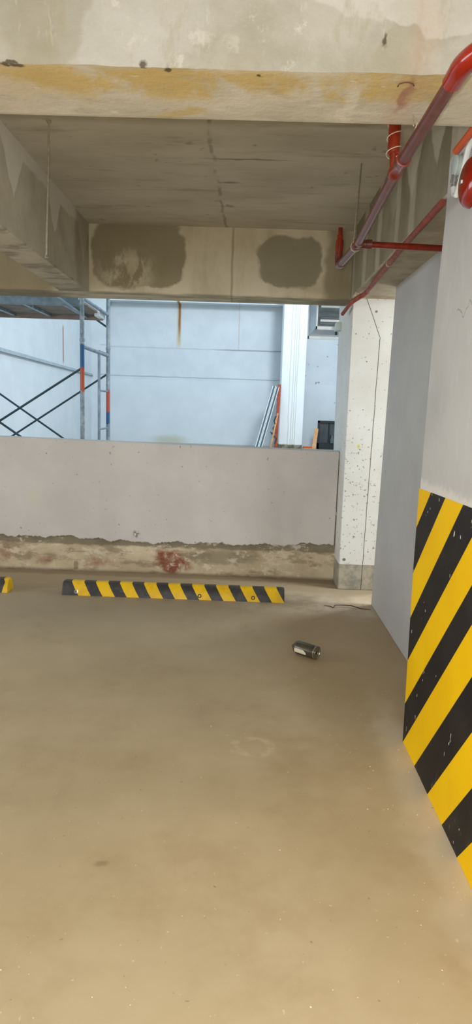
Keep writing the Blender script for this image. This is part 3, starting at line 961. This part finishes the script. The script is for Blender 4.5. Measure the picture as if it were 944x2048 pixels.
tag(MB().tube([oc, oc+Vector((.0, -.25, .004)), oc+Vector((.01, -1.1, .01))], [.0135]*3, 16).build('orange_conduit', M['orange']), 'orange conduit on the striped pillar above the red bell', 'conduit')
t = thing('alarm_bell', (X0, bell.y, bell.z), 'round glossy red alarm bell on the side of the striped pillar', 'alarm bell')
MB().lathe((X0+.001, bell.y, bell.z), (-1, 0, 0), [(0, .045), (.006, .045), (.008, .038), (.022, .038)], 28).build('back_plate', M['bell'], t)
prof = [(.020, .082), (.024, .085), (.028, .084), (.031, .081), (.034, .082), (.037, .079), (.040, .0795), (.043, .076), (.050, .069), (.057, .055), (.062, .034), (.064, .012)]
MB().lathe((X0, bell.y, bell.z), (-1, 0, 0), [(.018, .070)]+prof, 44).build('gong', M['bell'], t)
MB().lathe((X0-.063, bell.y, bell.z), (-1, 0, 0), [(0, .010), (.004, .010), (.006, .006)], 6).build('centre_nut', M['steel'], t)

# ---------------------------------------------------------------- scaffold
SX = -1.79
YN, YFR = 7.1, 8.4
nz = lambda py: on(1, YN, 167, py).z
fz = lambda py: on(1, YFR, 218, py).z
t = thing('scaffold', (SX, 7.7, CZ), 'steel frame scaffold with cross braces behind the low wall', 'scaffold')
near_m = post_mat('near_post_paint', [(nz(738), nz(690), (30, 84, 130)), (nz(782), nz(738), (170, 74, 46))])
far_m = post_mat('far_post_paint', [(fz(825), fz(782), (176, 70, 44)), (fz(846), fz(825), (26, 80, 132))])
left_m = M['galv']
ZT = 4.3
for x, pm_n, pm_f in ((SX, near_m, far_m), (SX-1.83, left_m, left_m)):
    for y, pm, jz in ((YN, pm_n, nz(679)), (YFR, pm_f, fz(697))):
        MB().tube([(x, y, CZ), (x, y, ZT)], .0235, 18).build('post', pm, t)
        MB().lathe((x, y, jz-.02), (0, 0, 1), [(0, .024), (.002, .028), (.03, .028), (.032, .024)], 18).build('joint_collar', M['galv'], t)
    for za, r in ((2.10, .021), (2.60, .021), (3.9, .021)):
        MB().tube([(x, YN+.02, za), (x, YFR-.02, za)], r, 14).build('ledger', M['galv'], t)
    yi = YFR-.50
    MB().tube([(x, yi, CZ+.05), (x, yi, 2.09)], .0165, 12).build('ladder_rail', M['galv'], t)
    for k in range(4):
        zr = fz(856) + (fz(783)-fz(856))*(k-1)
        MB().tube([(x, yi+.01, zr), (x, YFR-.01, zr)], .012, 10).build('rung', M['galv'], t)
    MB().tube([(x, YFR-.0, fz(627)-.03), (x, YFR+.03, fz(627)-.05), (x, YFR+.045, fz(627)), (x, YFR+.02, fz(627)+.05)], .010, 10).build('hook', M['galv'], t)
for y, zt, zb in ((YN, nz(735), nz(735)-1.2), (YFR, fz(747), fz(747)-1.22)):
    for a, b_, o in ((zt, zb, .018), (zb, zt, -.018)):
        MB().tube([(SX, y+o, a), (SX-1.83, y+o, b_)], .0125, 10).build('cross_brace', M['dark_tube'], t)
for y, zb in ((YN, nz(629)), (YFR, fz(656))):
    for a, b_, o in ((zb, zb+1.2, .018), (zb+1.2, zb, -.018)):
        MB().tube([(SX, y+o, a), (SX-1.83, y+o, b_)], .0125, 10).build('cross_brace', M['dark_tube'] if y > 8 else M['galv'], t)
# working platform
zp = 2.60
t = thing('scaffold_platform', (SX-.9, 7.75, zp), 'brown working platform laid across the scaffold frame', 'platform')
for k in range(3):
    y0 = YN+.11+k*.385
    MB().box((SX-1.80, y0, zp-.02), (SX-.06, y0+.36, zp+.01), .004, 1).build('deck_board', M['plank'], t)
for y in (YN+.085, YFR-.06):
    MB().box((SX-1.82, y-.02, zp-.075), (SX-.05, y+.02, zp+.012), .004, 1).build('side_rail', M['galv'] if y < 8 else M['plank'], t)
for k in range(4):
    x = SX-.25-k*.45
    MB().box((x-.02, YN+.10, zp-.055), (x+.02, YFR-.05, zp-.021), .003, 1).build('cross_rib', M['galv'], t)
MB().box((SX-.10, YFR-.32, zp-.06), (SX-.03, YFR-.02, zp+.0), .006, 1).build('end_hook', M['flange'], t)

# ---------------------------------------------------------------- things against the court column
YQ = 15.75
ct = on(1, YQ, 549, 772); cb = on(1, YQ, 511, 900)
ct.y += .1
cb.y -= .25
k = (cb-ct)
for i, (off, ext, lab) in enumerate(((0, 0, 'leaning galvanised steel channel, leftmost of the pair beside the court column'), (.085, .03, 'leaning galvanised steel channel, nearer the court column of the pair'))):
    d_ = (cb-ct).normalized()
    a = ct+Vector((off, .03*i, -.02*i))
    z_end = (CZ+.0-a.z)/d_.z
    e = a+d_*z_end
    b = MB()
    sd = Vector((1, 0, 0))
    b.bar(a, e, .07, .006, sd)
    up = d_.cross(sd).normalized()
    ch = tag(b.build('steel_channel', M['channel']), lab, 'steel channel', 'channels leaning by the court column')
    for s_ in (-1, 1):
        MB().bar(a+Vector((s_*.030, -.022, 0)), e+Vector((s_*.030, -.022, 0)), .014, .04, sd).build('flange', M['channel_edge'], ch)
a = on(1, 15.9, 559, 769); e = on(1, 15.7, 551, 900)
d_ = (e-a).normalized(); e = a+d_*((CZ-a.z)/d_.z)
tag(MB().bar(a, e, .075, .05, Vector((1, 0, 0)), .006).build('rusty_bar', M['rust']), 'upright rust red bar against the left side of the court column', 'bar')
a = on(1, 15.55, 556, 826); e = on(1, 15.4, 541, 895)
d_ = (e-a).normalized(); e = a+d_*((CZ-a.z)/d_.z)
tag(MB().bar(a, e, .04, .03, Vector((1, 0, 0)), .004).build('timber_stick', M['wood']), 'thin leaning timber stick beside the rust red bar', 'timber')
# black cord hanging over the bar
pts = [on(1, 15.5, *q) for q in ((552, 832), (548, 842), (551, 850), (546, 856), (549, 866), (543, 866), (540, 864), (546, 870), (553, 878), (549, 888))]
tag(MB().tube(pts, .016, 8).build('black_cord', M['rubber']), 'short tangled black cord hanging by the rust red bar', 'cord')
# timber plank and black frame right of the column
a = on(1, 15.9, 633, 858); e = on(1, 15.5, 627, 900)
d_ = (e-a).normalized(); e = a+d_*((CZ-a.z)/d_.z)
tag(MB().bar(a, e, .095, .05, Vector((1, 0, 0)), .006).build('timber_plank', M['wood']), 'short upright timber plank in front of the black framed panel', 'timber')
f0 = on(1, 16.3, 636, 841); f1 = on(1, 16.3, 686, 900)
t = thing('framed_panel', ((f0.x+f1.x)/2, 16.3, CZ), 'black framed dark panel standing by the far court wall right of the column', 'panel')
zt = f0.z
for lo, hi in (((f0.x, 16.26, CZ), (f0.x+.05, 16.34, zt)), ((f1.x-.05, 16.26, CZ), (f1.x, 16.34, zt)), ((f0.x, 16.26, zt-.06), (f1.x, 16.34, zt)), ((f0.x, 16.26, CZ), (f1.x, 16.34, CZ+.16)), ((f0.x+.27, 16.27, CZ+.1), (f0.x+.30, 16.33, zt-.03))):
    MB().box(lo, hi, .006, 1).build('frame_bar', M['crate'], t)
MB().box((f0.x+.04, 16.31, CZ+.1), (f1.x-.04, 16.33, zt-.04)).build('pane', M['crate_pane'], t)
MB().lathe(((f0.x*.45+f1.x*.55), 16.25, CZ+.16), (0, 0, 1), [(0, .05), (.10, .05), (.12, .03), (.2, .028)], 14).build('handle', M['channel'], t)
b0 = on(1, 15.4, 608, 893); b1 = on(1, 15.4, 623, 900)
t = thing('wooden_box', ((b0.x+b1.x)/2, 15.5, CZ), 'small orange wooden box on the court floor beside the column foot', 'box')
MB().box((b0.x, 15.4, CZ), (b1.x, 15.6, b0.z-.03), .006, 1).build('carcass', M['wood'], t)
MB().box((b0.x-.01, 15.39, b0.z-.03), (b1.x+.01, 15.61, b0.z), .005, 1).build('lid', M['orange'], t)

# ---------------------------------------------------------------- metal duct
y0 = 7.0
l = on(1, y0, 634, 656); r_ = on(1, y0, 678, 640)
t = thing('air_duct', (1.0, 7.6, 2.4), 'shiny galvanised air duct under the overhang left of the back pillar', 'duct')
zb = l.z
xr = 1.25
MB().box((l.x, y0, zb+.015), (xr, 7.95, ZC-.15), .004, 1).build('duct_body', M['duct'], t)
for yy in (y0-.02, 7.9):
    b = MB()
    b.box((l.x-.014, yy, zb-.016), (xr+.03, yy+.028, zb+.018), .002, 1)
    b.box((l.x-.014, yy, zb-.016), (l.x+.002, yy+.028, ZC-.14), .002, 1)
    b.build('flange', M['flange'], t)
for zz, hh, mat in ((zb+.035, .018, 'rib_dark'), (zb+.062, .026, 'flange'), (zb+.092, .02, 'rib_dark'), (zb+.150, .012, 'rib_dark'), (zb+.205, .03, 'flange')):
    MB().box((l.x+.03, y0-.024, zz), (xr+.01, y0+.004, zz+hh), .004, 1).build('stiffening_rib', M[mat], t)
for yy in (7.2, 7.7):
    MB().tube([(l.x+.03, yy, ZC-.17), (l.x+.03, yy, ZC+.01)], .006, 8).build('hanger', M['rod'], t)
MB().box((r_.x-.04, y0-.05, zb-.07), (r_.x-.015, y0-.028, zb+.02), .002, 1).build('strap_end', M['crate'], t)

# ---------------------------------------------------------------- light
w = bpy.data.worlds.new('sky')
sc.world = w
w.use_nodes = True
bg = w.node_tree.nodes['Background']
bg.inputs[0].default_value = (.60, .82, 1.0, 1)
bg.inputs[1].default_value = .95


def area(name, loc, target, sx, sy, power, col):
    ld = bpy.data.lights.new(name, 'AREA')
    ld.shape = 'RECTANGLE'
    ld.size, ld.size_y = sx, sy
    ld.energy = power
    ld.color = col
    o = bpy.data.objects.new(name, ld)
    COL.objects.link(o)
    o.location = loc
    o.rotation_euler = (Vector(target)-Vector(loc)).to_track_quat('-Z', 'Y').to_euler()
    return o


area('back_fill', (-.6, -4.5, 1.35), (-.2, 3, 1.3), 6.0, 2.3, 115, (.90, .95, 1))  # unseen fill panel added behind the camera to brighten the bay
area('left_fill', (-6.2, 3.0, 1.5), (1, 3.4, 1.1), 3.0, 1.6, 95, (.88, .94, 1))  # unseen fill added on the left to lift partition and pillar
area('aisle_lamp', (-.4, -1.6, 2.5), (0, 1.6, 0), 2.4, .5, 25, (1, .98, .93))
area('side_room_lamp', (3.6, 4.6, 2.2), (1.0, 5.2, .9), 1.0, 1.0, 90, (.95, .98, 1))
area('side_room_lamp', (3.2, 6.4, 1.7), (.9, 4.6, .4), .5, .6, 40, (.97, .98, 1))
area('court_lamp', (2.6, 8.5, 6.5), (-1.5, 16, 2.0), 1.5, 1.5, 330, (.88, .95, 1))
# the phone's own lamp, beside the lens
ld = bpy.data.lights.new('phone_lamp', 'POINT')
ld.energy = 98
ld.color = (1, .98, .93)
ld.shadow_soft_size = .02
o = bpy.data.objects.new('phone_lamp', ld)
COL.objects.link(o)
o.location = (-.03, -.01, 1.53)

sc.view_settings.view_transform = 'Standard'
sc.view_settings.look = 'None'
sc.view_settings.gamma = 1
sc.view_settings.use_curve_mapping = False
sc.view_settings.exposure = .42
